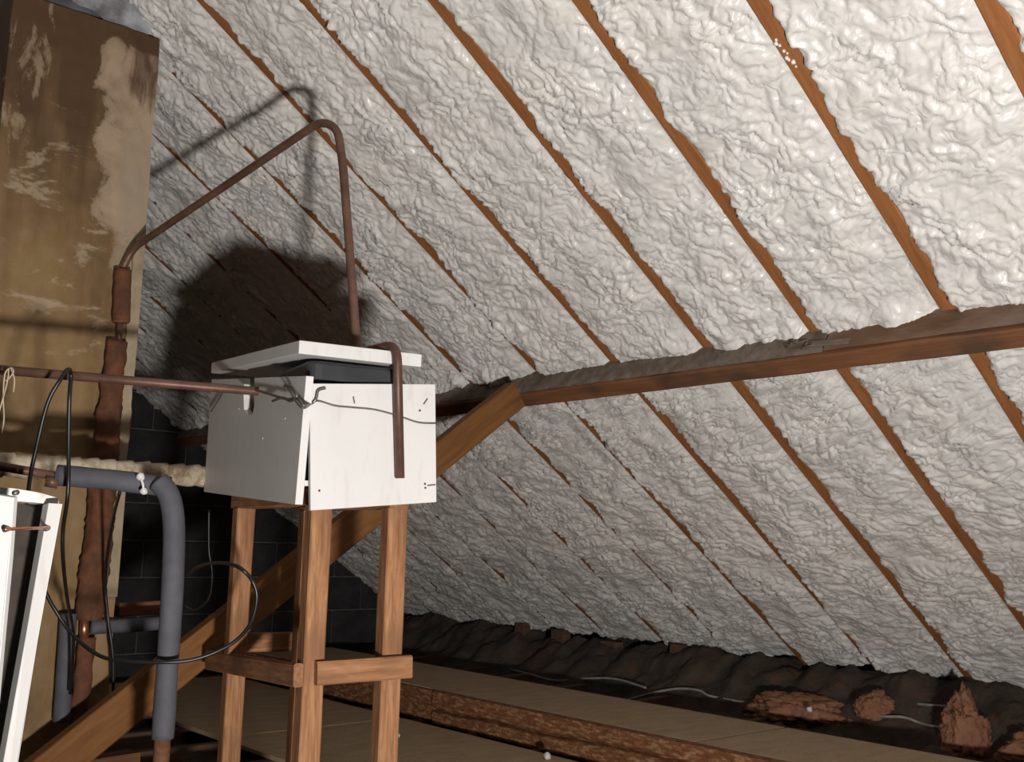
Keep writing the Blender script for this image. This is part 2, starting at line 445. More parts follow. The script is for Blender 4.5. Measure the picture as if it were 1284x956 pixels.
def foam_bay(ya, yb, k, res):
    """foam sprayed between the far edge of one rafter (ya) and the near edge of the next (yb)"""
    W = yb-ya
    nr = int((S_EAVE+0.1-S_TOP)/res); nc = int(W/res)+8
    s = np.linspace(S_TOP, S_EAVE+0.06, nr)[:, None]
    t = np.linspace(0, 1, nc)[None, :]
    s1 = s[:, 0]
    # ragged lip that laps over the next rafter
    far = float(sstep(2.15, 3.6, yb+RAF_W))
    am = 1.0+1.0*far
    lap = -0.001 + 0.010*far + (am*0.019*perlin(s1/0.13, s1*0+k*3.3, 1) + 0.016*np.abs(perlin(s1/0.035, s1*0+k*1.7, 2)) + 0.010*perlin(s1/0.35, s1*0+k*9.1, 3))
    lap = lap + 0.010*sstep(2.6, 3.9, s1)*(1-0.6*far)
    lap = lap + 0.035*sstep(0.18, 0.5, perlin(s1/0.33, s1*0+k*4.9, 4))*sstep(2.2, 3.2, s1)
    lap = np.clip(lap, -0.001, 0.048)[:, None]
    v = t*(W+lap)
    Yw = ya+v
    # wrinkled, billowing skin
    st = 1.0+0.45*sstep(1.8, 2.6, s)                       # folds run level in the lower bays
    a = s; b_ = Yw/st
    wx = 0.034*perlin(a/0.12, b_/0.12, 5)+0.014*perlin(a/0.045, b_/0.045, 6)+0.006*perlin(a/0.02, b_/0.02, 18)
    wy = 0.034*perlin(a/0.12, b_/0.12, 7)+0.014*perlin(a/0.045, b_/0.045, 8)+0.006*perlin(a/0.02, b_/0.02, 19)
    big = 0.010*perlin(s/0.22, Yw/0.18, 9)+0.008*perlin(s/0.09, Yw/0.09, 10)
    b1 = np.abs(perlin((a+wx)/0.062, (b_+wy)/0.066, 11))
    b2 = np.abs(perlin((a+wx*1.3)/0.031, (b_+wy*1.3)/0.034, 12))
    amp = 0.9+0.5*perlin(s/0.3, Yw/0.25, 14)
    phi = 2.2*perlin((a+0.5*wx)/0.16, (b_+0.5*wy)/0.16, 21)+1.0*perlin((a+wx)/0.075, (b_+wy)/0.075, 22)
    fold = np.abs(np.sin(np.pi*phi*1.9))**0.75
    fm = sstep(-0.25, 0.25, perlin(s/0.25, Yw/0.2, 23))
    skin = (0.016*np.minimum(b1, 0.6)**0.75+0.0080*np.minimum(b2, 0.55)**0.8+0.0105*fold*(0.4+0.6*fm))*amp-0.0125
    body = 0.012*sstep(0.0, 0.4, v/W)+0.007*sstep(0.0, 0.10, v/W)-0.006
    body = body + far*0.006*sstep(0.35, 0.9, v/W)
    fade = sstep(0, 0.022, v)*0.6+0.4
    h = body+(big+skin)*fade
    # swollen against the purlin
    h = h + (0.004+0.030*np.maximum(perlin(s/0.12, Yw/0.11, 15)+0.05, 0))*sstep(1.74, 1.87, s)*(1-sstep(1.93, 1.96, s))*sstep(0, 0.06, v)
    # rounded lip at the lap
    e = np.clip((v-(W+lap-0.022))/0.022, 0, 1)
    rnd = np.sqrt(np.maximum(1-e**2.4, 0))
    h = -0.004+(h+0.004)*rnd
    # ragged end above the eave
    end = S_EAVE-0.03+0.05*perlin(Yw/0.16, Yw*0+k, 16)+0.025*perlin(Yw/0.05, Yw*0+k, 17)
    h = h - 0.14*sstep(0, 0.06, s-end)
    o = np.array(rp(0, 0, 0))
    n = np.array(RN); d = np.array(RD)
    X = o[0]+d[0]*s-n[0]*h+0*Yw; Z = o[2]+d[2]*s-n[2]*h+0*Yw
    grid_obj('foam_panel', X, Yw+0*s, Z, 'foam', ceiling, origin=tuple(rp(1.6, (ya+yb)/2)))
edges = RAFT+[GABLE_Y+0.05]
foam_bay(-0.34, RAFT[0]-RAF_W, 0, 0.012)
for k in range(len(RAFT)):
    nxt = edges[k+1]-RAF_W if k+1 < len(RAFT) else GABLE_Y+0.03
    foam_bay(RAFT[k], nxt, k+1, 0.0056 if 2 <= k <= 8 else 0.0078)

# the rest of the loft around the lamp: the other slope, its ends, the floor
RIDGE = rp(S_TOP, 0)
def other(s, y): return Vector((RIDGE.x-math.cos(SLOPE)*s, y, RIDGE.z-math.sin(SLOPE)*s))
o = prism('ceiling_opposite', [other(-0.05,-3), other(-0.05,6.6), other(4.9,6.6), other(4.9,-3)], (-0.02*RN.x, 0, 0.02*RN.z), 'foam'); struct(o, 'foamed opposite slope of the roof')
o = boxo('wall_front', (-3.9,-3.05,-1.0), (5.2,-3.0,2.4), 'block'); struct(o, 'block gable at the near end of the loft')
o = boxo('wall_left', (-3.9,-3.0,-1.0), (-3.4,6.6,-0.45), 'block'); struct(o, 'low eave wall on the far side')
o = boxo('wall_right', (4.92,-3.0,-1.0), (5.0,6.6,-0.70), 'deck'); struct(o, 'dark closing at the eave behind the foam')

# ---- gable wall of blocks
gable = struct_empty('wall_back', (2.6, GABLE_Y, -0.95), 'dark concrete block gable wall behind the tank stand')
boxo('mortar', (-3.5, GABLE_Y+0.012, -0.98), (5.1, GABLE_Y+0.1, 2.3), 'mortar', gable)
BW, BH, JT = 0.44, 0.215, 0.010
bv, bf = [], []
def block_mesh(w, h, d):
    me = bpy.data.meshes.new('block'); bm = bmesh.new()
    bmesh.ops.create_cube(bm, size=1.0)
    for v in bm.verts: v.co = Vector((v.co.x*w, v.co.y*d, v.co.z*h))
    bmesh.ops.bevel(bm, geom=list(bm.edges), offset=0.006, segments=1, affect='EDGES')
    bm.to_mesh(me); bm.free(); me.materials.append(MT['block']); return me
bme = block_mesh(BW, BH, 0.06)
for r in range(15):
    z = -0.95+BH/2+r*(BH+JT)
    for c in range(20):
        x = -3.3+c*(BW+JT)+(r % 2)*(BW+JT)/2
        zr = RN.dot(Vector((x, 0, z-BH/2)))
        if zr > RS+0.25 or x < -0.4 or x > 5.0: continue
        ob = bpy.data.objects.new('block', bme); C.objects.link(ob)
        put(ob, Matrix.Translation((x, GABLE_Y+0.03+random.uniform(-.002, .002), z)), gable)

# ---- floor: joists, dusty quilt, boards
Z_HI, Z_LO = -0.72, -0.85
floor = struct_empty('floor', (1.5, 2.5, -0.98), 'loft floor of joists, dark dusty quilt and chipboard sheets')
boxo('plasterboard', (-3.5,-3.0,-1.0), (5.0,6.5,-0.985), 'plaster_board', floor)
JY = [y-0.06 for y in [-0.76, -0.34]+RAFT+[6.3]]
for y in JY:
    beam('joist', (-3.3, y, Z_LO-0.018-0.05), (4.9, y, Z_LO-0.018-0.05), 0.05, 0.10, 'joist', floor, rough=0.002)
def quilt(name, x0, x1, y0, y1, z0, amp, seed, res=0.03, bank=0.0):
    xs = np.arange(x0, x1, res)[:, None]; ys = np.arange(y0, y1, res)[None, :]
    h = 0.5*perlin(xs/0.33, ys/0.30, seed)+0.35*perlin(xs/0.13, ys/0.12, seed+1)+0.2*np.abs(perlin(xs/0.06, ys/0.06, seed+2))
    Z = z0+amp*h+bank*sstep(4.0, 4.5, xs)
    g = grid_obj(name, xs+0*ys, ys+0*xs, Z, 'insul_dark', floor, flip=False, origin=((x0+x1)/2, (y0+y1)/2, z0))
    g['kind'] = 'stuff'; return g
quilt('insulation_quilt', -3.3, 3.7, -2.9, 6.3, -0.925, 0.05, 31, 0.04)
quilt('eave_quilt', 3.7, 4.9, 0.2, 6.3, -0.795, 0.10, 41, 0.018, 0.25)

YS = sorted([atz(630, 865, Z_HI).y, atz(938, 920, Z_HI).y])
bounds = [0.75, 1.55, YS[0], YS[1], YS[1]+1.22, 6.1]
XH0, XH1 = 3.175, 3.745
for a, b_ in zip(bounds[:-1], bounds[1:]):
    dx = random.uniform(-.006, .006)
    boxo('chipboard_panel', (XH0+dx, a+0.006, Z_HI-0.018), (XH1+dx, b_-0.006, Z_HI+random.uniform(-.001, .002)), 'chip', floor, 0.003)
boxo('chipboard_panel', (2.095, 2.2, Z_LO-0.018), (3.02, 4.25, Z_LO), 'chip', floor, 0.003)
boxo('chipboard_panel', (2.10, 4.258, Z_LO-0.018), (3.015, 6.05, Z_LO+0.001), 'chip', floor, 0.003)
boxo('plank', (1.02, 1.9, Z_LO-0.018), (1.75, 2.95, Z_LO), 'old_wood', floor, 0.002)

for (y, x1, dz) in ((2.9, 4.15, 0), (3.52, 4.2, .01), (4.1, 4.25, 0), (4.5, 4.3, .015), (4.95, 4.3, .0), (5.5, 4.3, .01)):
    beam('joist', (3.76, y, -0.80+dz), (x1, y+0.02, -0.79+dz), 0.05, 0.09, 'joist', floor, rough=0.003)
# timber stubs against the foam at the eave
for (px, py, w, h) in ((655, 793, 13, 22), (703, 803, 18, 26), (767, 816, 22, 22), (851, 816, 14, 16)):
    c = atx(px, py, 4.40); k = c.dot(CF)/FPX
    boxo('timber_stub', (4.37, c.y-w*k*0.62, Z_LO-0.02), (4.43, c.y+w*k*0.62, c.z+h*k/2), 'joist', floor, 0.003)

# ---- binders carrying the upper sheets: front face split and flaking
def binder(name, x, y0, y1, z0, z1, label, split):
    n = int((y1-y0)/0.015); m = 34
    ys = np.linspace(y0, y1, n)[:, None]; zs = np.linspace(z0, z1, m)[None, :]
    zc = (z0*0.5+z1*0.5)+0.012*perlin(ys/0.5, ys*0, 51)-0.02*(ys-3.0)*0.4
    gap = np.exp(-((zs-zc)/0.0065)**2)*0.030*split
    X = x+0.003*perlin(ys/0.08, zs/0.03, 52)+gap+0.002*perlin(ys/0.02, zs/0.012, 53)
    Yg = ys+0*zs; Zg = zs+0*ys
    nr, nc = X.shape
    verts = [Vector((X[i,j], Yg[i,j], Zg[i,j])) for i in range(nr) for j in range(nc)]
    faces = [(i*nc+j, i*nc+j+1, (i+1)*nc+j+1, (i+1)*nc+j) for i in range(nr-1) for j in range(nc-1)]
    b0 = len(verts)
    verts += [Vector((x+0.055, y, z)) for y in (y0, y1) for z in (z0, z1)]
    A, B, D_, E = b0, b0+1, b0+2, b0+3
    faces.append((A, B, E, D_)[::-1])
    faces.append(tuple([A]+[0*nc+j for j in range(nc)]+[B])[::-1])
    faces.append(tuple([D_]+[(nr-1)*nc+j for j in range(nc)]+[E]))
    faces.append(tuple([B]+[i*nc+nc-1 for i in range(nr)]+[E])[::-1])
    faces.append(tuple([A]+[i*nc for i in range(nr)]+[D_]))
    o = mesh_obj(name, verts, faces, 'binder')
    return tag(o, label, 'beam')
yj = atx(541, 880, 3.115).y
binder('binder_beam', 3.115, 1.0, yj-0.008, Z_LO-0.017, Z_HI-0.0015, 'split flaking orange-brown binder beam under the near floor sheets', 1.0)
binder('binder_beam', 3.140, yj+0.008, 6.2, Z_LO-0.017, Z_HI-0.004, 'smooth dark brown binder beam behind the white tank stand', 0.0)
# bearer under the far edge of the upper sheets
o = beam('bearer_batten', (3.69, 0.8, Z_HI-0.019-0.056), (3.69, 6.1, Z_HI-0.019-0.056), 0.05, 0.112, 'joist'); tag(o, 'dark batten under far edge of the upper floor sheets', 'beam')

# ================================================================== PURLIN AND STRUT
PS0, PS1, PE = 1.908, 1.978, 0.102
def purlin_obj():
    t = thing('purlin', 'long brown purlin beam crossing the foamed rafters', 'beam', rp(PS1, 2.8, PE))
    P0 = rp((PS0+PS1)/2, -0.6, PE/2); P1 = rp((PS0+PS1)/2, GABLE_Y+0.02, PE/2)
    beam('timber', P0, P1, PS1-PS0, PE, 'purlin', t, up=-RN, bev=0.005, rough=0.004)
    # dust-greyed side that faces up the slope
    n = 420
    ysc = pl(1028, 450, RD, rp(PS0, 0)).y
    hs = np.linspace(-0.01, PE-0.012, 12)[None, :]
    ys = np.linspace(ysc, GABLE_Y, n)[:, None]
    s = PS0-0.0075+0.0025*perlin(ys/0.06, hs/0.03, 61)+0.006*sstep(PE-0.03, PE-0.012, hs)
    oo = np.array(rp(0,0,0)); d = np.array(RD); nn = np.array(RN)
    grid_obj('dusty_side', oo[0]+d[0]*s-nn[0]*hs, ys+0*hs, oo[2]+d[2]*s-nn[2]*hs, 'dust', t, flip=True, origin=tuple(rp(PS0, 2.8)))
    ys = np.linspace(-0.6, ysc-0.006, 140)[:, None]
    s = PS0-0.0115+0.0025*perlin(ys/0.06, hs/0.03, 64)+0.004*sstep(PE-0.03, PE-0.012, hs)
    grid_obj('dusty_side', oo[0]+d[0]*s-nn[0]*hs, ys+0*hs, oo[2]+d[2]*s-nn[2]*hs, 'dust_brown', t, flip=True, origin=tuple(rp(PS0, 0.6)))
    # scarf: short splint of splintered wood on the dusty side near the third rafter
    P = pl(1010, 432, RD, rp(PS0-0.010, 0)); Q = pl(1065, 428, RD, rp(PS0-0.010, 0))
    beam('splint', P, Q, 0.008, 0.022, 'dust', t, up=RN, bev=0.002, rough=0.002)
    for i in range(11):
        a = pl(992+random.uniform(0, 34), 430+random.uniform(-4, 4), RD, rp(PS0-0.016, 0))
        b_ = a + Vector((0, random.uniform(.01, .05), 0)) - RN*random.uniform(-.012, .02)
        tube('splinter', [a, a.lerp(b_, .5)+RD*-0.004, b_], 0.0016, 'dust', t, seg=5)
    return t
purlin_obj()

SY = 3.06
sa = aty(640, 500, SY); sb = aty(150, 893, SY)
sdir = (sb-sa).normalized()
s_end = sa + sdir*((Z_LO-0.0-sa.z)/sdir.z)
o = beam('strut', sa-sdir*0.03, s_end, 0.05, 0.108, 'strut', None, up=(0,0,1), rough=0.002)
tag(o, 'diagonal brown timber strut propping the purlin behind the white tank', 'strut')

# ================================================================== CHIMNEY
CY = 3.30; CX0, CX1 = 0.785, 1.246
ctop = 1.63
chim = thing('chimney_stack', 'brown rendered chimney stack with peeling plaster', 'chimney', (1.0, CY, -0.98))
def chimney_body():
    # front face as a gently uneven sheet, closed to a box
    xs = np.linspace(CX0, CX1, 40)[None, :]; zs = np.linspace(-0.98, ctop, 220)[:, None]
    edge = sstep(0, 0.02, xs-CX0)*sstep(0, 0.02, CX1-xs)
    Y = CY-0.004*perlin(xs/0.12, zs/0.15, 71)*edge-0.003*perlin(xs/0.04, zs/0.05, 72)*edge
    X = xs+0*zs+(sstep(0.9, 1.0, (xs-CX0)/(CX1-CX0)))*0.005*perlin(zs/0.12, zs*0, 73)
    Zg = zs+0*xs
    nr, nc = X.shape
    verts = [Vector((X[i,j], Y[i,j], Zg[i,j])) for i in range(nr) for j in range(nc)]
    faces = [(i*nc+j, i*nc+j+1, (i+1)*nc+j+1, (i+1)*nc+j) for i in range(nr-1) for j in range(nc-1)]
    b0 = len(verts); D = 0.85
    verts += [Vector((x, CY+D, z)) for z in (-0.98, ctop) for x in (CX0, CX1)]
    A, B, Cc, Dd = b0, b0+1, b0+2, b0+3
    faces.append((A, Cc, Dd, B))
    faces.append(tuple([A]+[i*nc for i in range(nr)]+[Cc])[::-1])
    faces.append(tuple([B]+[i*nc+nc-1 for i in range(nr)]+[Dd]))
    faces.append(tuple([Cc]+[(nr-1)*nc+j for j in range(nc)]+[Dd])[::-1])
    faces.append(tuple([A]+[j for j in range(nc)]+[B]))
    return mesh_obj('rendered_body', verts, faces, 'render', chim, origin=Vector((1.0, CY, -0.98)))
chimney_body()
boxo('upper_stack', (CX0+0.01, CY+0.045, ctop-0.02), (CX1-0.06, CY+0.7, 2.25), 'lead', chim, 0.008)
def patch(name, pix, mat, proud, parent=chim, jit=0.010, seed=0):
    """a flake of plaster on the front face: outline roughened, a few mm proud"""
    P = [aty(x, y, CY) for x, y in pix]
    out = []
    n = len(P)
    for i in range(n):
        a, b_ = P[i], P[(i+1) % n]
        m = max(2, int((b_-a).length/0.012))
        for k in range(m):
            p = a.lerp(b_, k/m)
            j = Vector((mnoise.noise(p*28+Vector((seed, 0, 0))), 0, mnoise.noise(p*28+Vector((0, seed+5, 0)))))*jit
            q = p+j; q.x = min(max(q.x, CX0-0.002), CX1+0.0005); q.z = min(q.z, ctop)
            q.y = CY-proud-0.005; out.append(q)
    return prism(name, out, (0, proud+0.012, 0), mat, parent)
patch('plaster_patch', [(170,300),(184,290),(176,390),(166,478),(160,560),(157,588),(146,588),(152,480),(158,400),(166,330)], 'pale', 0.003, jit=0.005, seed=4)
patch('plaster_patch', [(140,612),(156,612),(153,690),(148,748),(130,748),(132,690)], 'pale', 0.004, jit=0.006, seed=5)
# collar of foam sprayed round the top of the stack
xs = np.linspace(CX0-0.02, CX1-0.03, 60)[None, :]; th = np.linspace(0, 1, 22)[:, None]
zz = ctop+0.004+0.30*th-0.02*perlin(xs/0.08, th/0.4, 75)*(1-th)+0*xs+0.10*(1-sstep(0.0, 0.8, (xs-CX0)/(CX1-CX0)))*(1-th)
yy = CY+0.055-0.05*np.sin(np.pi*np.clip(th*0.8+0.12, 0, 1))-0.01*perlin(xs/0.05, zz/0.05, 76)
grid_obj('foam_overspray', xs+0*th, yy, zz, 'overspray', chim, flip=False, origin=(1.0, CY, ctop))

# ---- corroded pipe running down the chimney
rootp = aty(130, 560, CY-0.05)
cor = thing('corroded_pipe', 'rust-red flaking pipe running down the chimney edge', 'pipe', aty(104, 884, CY-0.05))
YP = CY-0.045
tube('sleeve', densify([aty(154, 338, YP), aty(153, 372, YP), aty(152, 403, YP)], 0.01), 0.0275, 'rust', cor, seg=18,
     rfun=lambda s, a: 1.0+0.10*mnoise.noise((s*30, math.cos(a)*1.2, math.sin(a)*1.2))-0.1*max(0, 0.6-s*12), flat=0.8, flat_dir=(0,1,0))
tube('sleeve_lip', densify([aty(151.5, 400, YP), aty(151.5, 405, YP)], 0.006), 0.0255, 'old_wood', cor, seg=18, flat=0.8, flat_dir=(0,1,0))
tube('copper_core', [aty(150, 398, YP), aty(149, 436, YP)], 0.0095, 'copper', cor)
tube('flaking_lagging', densify([aty(147, 428, YP), aty(141, 480, YP), aty(133, 560, YP), aty(125, 660, YP), aty(117, 730, YP), aty(111, 778, YP)], 0.012), 0.038, 'rust', cor, seg=20,
     rfun=lambda s, a: (0.80+0.30*min(1, s*2.0))*(1.0+0.26*mnoise.noise((s*18, math.cos(a)*1.5, math.sin(a)*1.5))+0.16*mnoise.noise((s*60, math.cos(a)*3, math.sin(a)*3))), flat=0.7, flat_dir=(0,1,0))
tube('lower_lagging', densify([aty(109, 800, YP), aty(105, 840, YP), aty(101, 882, YP), aty(97, 925, YP)], 0.012), 0.026, 'rust', cor, seg=18,
     rfun=lambda s, a: 1.0+0.22*mnoise.noise((s*22, math.cos(a)*1.5, math.sin(a)*1.5)), flat=0.75, flat_dir=(0,1,0))
tube('tee_joint', [aty(106, 774, YP), aty(105, 804, YP)], 0.014, 'bright_copper', cor)

# ================================================================== TANK STAND, CASING, CISTERN
lidc = at(375, 443, 2.40)
ANG = math.radians(-11.5)
E1 = Vector((math.cos(ANG), math.sin(ANG), 0)); E2 = Vector((-math.sin(ANG), math.cos(ANG), 0))
def fr(x, y, off=0.0): return pl(x, y, E2, lidc+E2*off)     # on the front plane (off = further back)
def lf(x, y, off=0.0): return pl(x, y, E1, lidc+E1*off)     # on the left plane (off = further right)

box = thing('tank_casing', 'white painted plywood tank box with lid, on the timber stand', 'tank casing', lidc+E1*0.16+E2*0.22-Vector((0,0,0.36)))
# front panel
fp = [fr(388.5, 481, 0.0), fr(546, 482, 0.0), fr(547.5, 630, 0.0), fr(389.5, 640.5, 0.0)]
prism('front_panel', fp, E2*0.015, 'white', box, 0.0015)
# left panel with a slot for the feed pipe
lp = [lf(265.5, 476, 0.012), lf(306, 474.5, 0.012), lf(305.5, 500, 0.012), lf(306, 514, 0.012), lf(311, 520.5, 0.012), lf(316.5, 519, 0.012), lf(318.5, 510, 0.012), lf(319, 474, 0.012),
      lf(384, 471.5, 0.012), lf(370, 633, 0.012), lf(255.5, 617, 0.012)]
prism('side_panel', lp, E1*0.018, 'white', box, 0.001)
# back and right panels (seen only from elsewhere)
zb = fr(389, 640, 0).z+0.055; zt = fr(389, 481, 0).z+0.015
bk = lidc+E2*0.43; bk.z = 0
rg = fr(540, 560, 0.016); 
prism('back_panel', [Vector((bk.x, bk.y, zb))+E1*0.03, Vector((bk.x, bk.y, zb))+E1*0.285, Vector((bk.x, bk.y, zt))+E1*0.285, Vector((bk.x, bk.y, zt))+E1*0.03], E2*0.015, 'white', box)
r0 = lidc+E1*0.285+E2*0.018
prism('side_panel', [Vector((r0.x, r0.y, zb)), Vector((r0.x, r0.y, zt)), Vector((r0.x, r0.y, zt))+E2*0.41, Vector((r0.x, r0.y, zb))+E2*0.41], E1*0.015, 'white', box)
# lid
lz = lidc.z; LT = 0.031
rc = fr(528.5, 460.5, -0.012); lc_ = lf(264.5, 468, -0.004); cc = pl(374.5, 443.5, E2, lidc-E2*0.012)
bc = rc+(lc_-cc)
prism('lid', [cc, rc, bc, lc_], (0, 0, LT), 'white', box, 0.002)
prism('base_board', [lidc+E1*0.02+E2*0.02+Vector((0,0,zb-lidc.z)), lidc+E1*0.285+E2*0.02+Vector((0,0,zb-lidc.z)), lidc+E1*0.285+E2*0.43+Vector((0,0,zb-lidc.z)), lidc+E1*0.02+E2*0.43+Vector((0,0,zb-lidc.z))], (0,0,0.012), 'white', box)
# screws
for (x, y) in ((400.5, 615.5), (533.5, 612), (533, 607), (526.5, 515)):
    p = fr(x, y, -0.001); tube('screw_head', [p, p+E2*0.004], 0.0028, 'old_wood', box, seg=8)
for (x, y) in ((357, 525), (299, 513), (329, 550)):
    p = lf(x, y, 0.011); tube('paint_fleck', [p, p+E1*0.003], 0.0022, 'white_worn', box, seg=7)
for (x, y, x2, y2) in ((536, 500, 531, 507), (536, 609, 546, 608), (443, 497.5, 444.5, 506)):
    p = fr(x, y, -0.0006); q = fr(x2, y2, -0.0006); beam('gouge', p, q, 0.003, 0.002, 'old_wood', box, up=E2, bev=0.0005)

# black cistern inside
ct = lidc.z-0.004
def rrect(o_, w, d, r, z, n=6):
    pts = []
    for cx, cy, a0 in ((w-r, d-r, 0), (r, d-r, 90), (r, r, 180), (w-r, r, 270)):
        for k in range(n+1):
            a = math.radians(a0+90*k/n); p = o_+E1*(cx+r*math.cos(a))+E2*(cy+r*math.sin(a)); pts.append(Vector((p.x, p.y, z)))
    return pts
def loft_rings(name, rings, mat, parent=None):
    m = len(rings[0]); verts = [p for r_ in rings for p in r_]; faces = []
    for i in range(len(rings)-1):
        for j in range(m):
            a = i*m+j; b_ = i*m+(j+1) % m; faces.append((a, b_, b_+m, a+m))
    faces.append(tuple(reversed(range(m)))); faces.append(tuple(range((len(rings)-1)*m, len(rings)*m)))
    return mesh_obj(name, verts, faces, mat, parent)
o0 = lidc+E1*0.034+E2*0.022; w_, d_ = 0.238, 0.39
z0 = zb+0.013
rings = [rrect(o0+E1*.012+E2*.012, w_-.024, d_-.024, .03, z0), rrect(o0+E1*.010+E2*.010, w_-.02, d_-.02, .03, ct-0.058),
         rrect(o0+E1*.010+E2*.010, w_-.02, d_-.02, .03, ct-0.050), rrect(o0, w_, d_, .03, ct-0.048), rrect(o0, w_, d_, .03, ct-0.012), rrect(o0+E1*.006+E2*.006, w_-.012, d_-.012, .03, ct-0.004)]
cis = thing('cistern', 'black plastic water cistern inside the white tank box', 'cistern', o0+E1*w_/2+E2*d_/2+Vector((0,0,z0-o0.z)))
loft_rings('tank_body', rings[:3], 'black', cis); loft_rings('rim', rings[3:], 'black', cis)

# stand
stand = thing('tank_stand', 'sawn timber stand on four legs under the white tank box', 'stand', lidc+E1*0.15+E2*0.2+Vector((0,0,Z_LO-lidc.z)))
LW = 0.050
def leg(base_xy, top_z, lean=Vector((0,0,0))):
    p0 = Vector((base_xy.x, base_xy.y, Z_LO))+lean; p1 = Vector((base_xy.x, base_xy.y, top_z))
    return beam('leg', p1, p0, LW, LW, 'stand', stand, up=E2, bev=0.003, rough=0.001)
ztop = zb-0.002
FO = 0.034
Pf = fr(396.5, 700, FO+LW/2); Pr = fr(492, 700, FO+LW/2)
Pl = lf(302.5, 700, 0.066)
Pb = Pr+(Pl-Pf)
for p in (Pf, Pr, Pl, Pb): leg(p, ztop-0.04)
# bearers under the box, on the legs
def hz(v, z): return Vector((v.x, v.y, z))
beam('bearer', hz(Pf-E2*0.03, ztop-0.021), hz(Pl+E2*0.05, ztop-0.021), 0.05, 0.04, 'stand', stand)
beam('bearer', hz(Pr-E2*0.03, ztop-0.021), hz(Pb+E2*0.05, ztop-0.021), 0.05, 0.04, 'stand', stand)
# rails
f0 = fr(396, 845, FO-0.012); f1 = fr(515, 836, FO-0.012)
beam('rail', f0, f1, 0.022, 0.052, 'stand', stand, rough=0.001)
lx = (Pf-lidc).dot(E1)-LW/2-0.011
l0 = lf(262, 828, lx); l1 = lf(367, 846, lx); l1 = l1+(l1-l0).normalized()*((l1-Pf).dot(E2)+LW/2)
beam('rail', l0, l1, 0.022, 0.052, 'stand', stand, rough=0.001)
beam('rail', hz(Pb+E2*(LW/2+0.011)+E1*0.05, f1.z), hz(Pl+E2*(LW/2+0.011)+E1*0.01, f1.z), 0.022, 0.052, 'stand', stand)

# tie wire round the tank box
def wire_pts(lst): return [f_(x, y, o_) for f_, x, y, o_ in lst]
tw = thing('tie_wire', 'twisted grey tie wire wrapped around the white tank box', 'wire', lf(385, 510, 0.0))
tube('wire_strand', smooth_path(wire_pts([(lf,320,489,.002),(lf,340,495,-.004),(lf,360,501,-.006),(lf,372,500,-.006),(lf,381,509,-.010),(fr,389,507,-.012),(fr,396,501,-.008),(fr,399,490,-.008),(fr,408,487,-.008)]), 6), 0.0034, 'wire', tw, seg=7)
tube('wire_strand', smooth_path(wire_pts([(lf,358,482,-.008),(lf,364,492,-.009),(lf,372,505,-.009),(lf,380,512,-.012),(fr,388,509,-.012),(fr,398,503,-.006),(fr,420,509,-.004),(fr,440,511,-.003),(fr,470,514,-.003),(fr,500,522,-.003),(fr,525,530,-.003),(fr,546,531,-.004)]), 6), 0.0020, 'wire', tw, seg=7)
tube('wire_strand', smooth_path(wire_pts([(lf,342,503,-.004),(lf,355,499,-.006),(lf,364,503,-.007),(lf,372,497,-.008),(lf,366,486,-.008),(lf,357,484,-.008)]), 6), 0.0034, 'wire', tw, seg=7)
tube('wire_strand', smooth_path(wire_pts([(lf,283,486,.006),(lf,275,500,.004),(lf,265,516,.003)]), 6), 0.0025, 'wire', tw, seg=7)

# ================================================================== PIPES
hook_d = 2.47
lidtop = rc.z+LT
hk = fr(497, 452, -0.032)
hook_top = Vector((hk.x, hk.y, lidtop+0.014))
hook_bot = fr(501.5, 600, -0.018)
back = at(449, 424, 2.63); back.z = lidtop+0.014
vp = [aty(150, 345, CY-0.03), aty(166, 312, CY-0.05), at(404, 150, 2.72), at(425, 185, 2.70), back, hook_top, hook_bot]
vp[2] = at(402, 152, 2.78); vp.insert(3, at(423, 160, 2.74)); vp[4] = at(430, 205, 2.72)
vent = tube('vent_pipe', fillet(vp, [0.20, 0.05, 0.06, 0.05, 0.03, 0.045], 10), 0.0112, 'copper', seg=16)
tag(vent, 'brown copper vent pipe looping from chimney over the white tank lid', 'pipe')
fd = [at(-60, 459, 2.36), lf(318, 490.5, 0.0), lf(318, 490.5, 0.0)+(lf(318, 490.5, 0)-at(-60, 459, 2.36)).normalized()*0.05]
feed = tube('feed_pipe', fd, 0.0112, 'copper', seg=16)
tag(feed, 'straight copper feed pipe entering the left side of the tank box', 'pipe')

lag = thing('lagged_pipe', 'copper pipe in grey foam lagging turning down beside the tank stand', 'pipe', at(203, 930, 2.5))
tube('pipe_stub', [at(-40, 578, 2.40), at(74, 598, 2.46)], 0.0105, 'copper', lag)
tube('pipe_socket', [at(57, 603, 2.44), at(73, 606, 2.45)], 0.0135, 'copper', lag)
LR = 0.0245
tube('foam_sleeve', densify([at(71, 596, 2.46), at(140, 602, 2.49), at(214, 611, 2.53)], 0.02), LR, 'grey_lag', lag, seg=18, rfun=lambda s, a: 1+0.05*mnoise.noise((s*14, math.cos(a), math.sin(a))))
tube('foam_sleeve', densify(smooth_path([at(198, 604, 2.50), at(212, 622, 2.50), at(218, 660, 2.50), at(216, 740, 2.49), at(209, 850, 2.48), at(204, 926, 2.47)], 6), 0.02), LR*1.05, 'grey_lag', lag, seg=18, rfun=lambda s, a: 1+0.05*mnoise.noise((s*10, math.cos(a)+5, math.sin(a))))
tube('lower_pipe', [at(204, 920, 2.47), at(200, 990, 2.46)], 0.019, 'old_wood', lag)
tie = [at(177+3*math.cos(a)*0.6, 598+6*math.sin(a), 2.44) for a in (0.2, 1.6, 3, 4.4)]
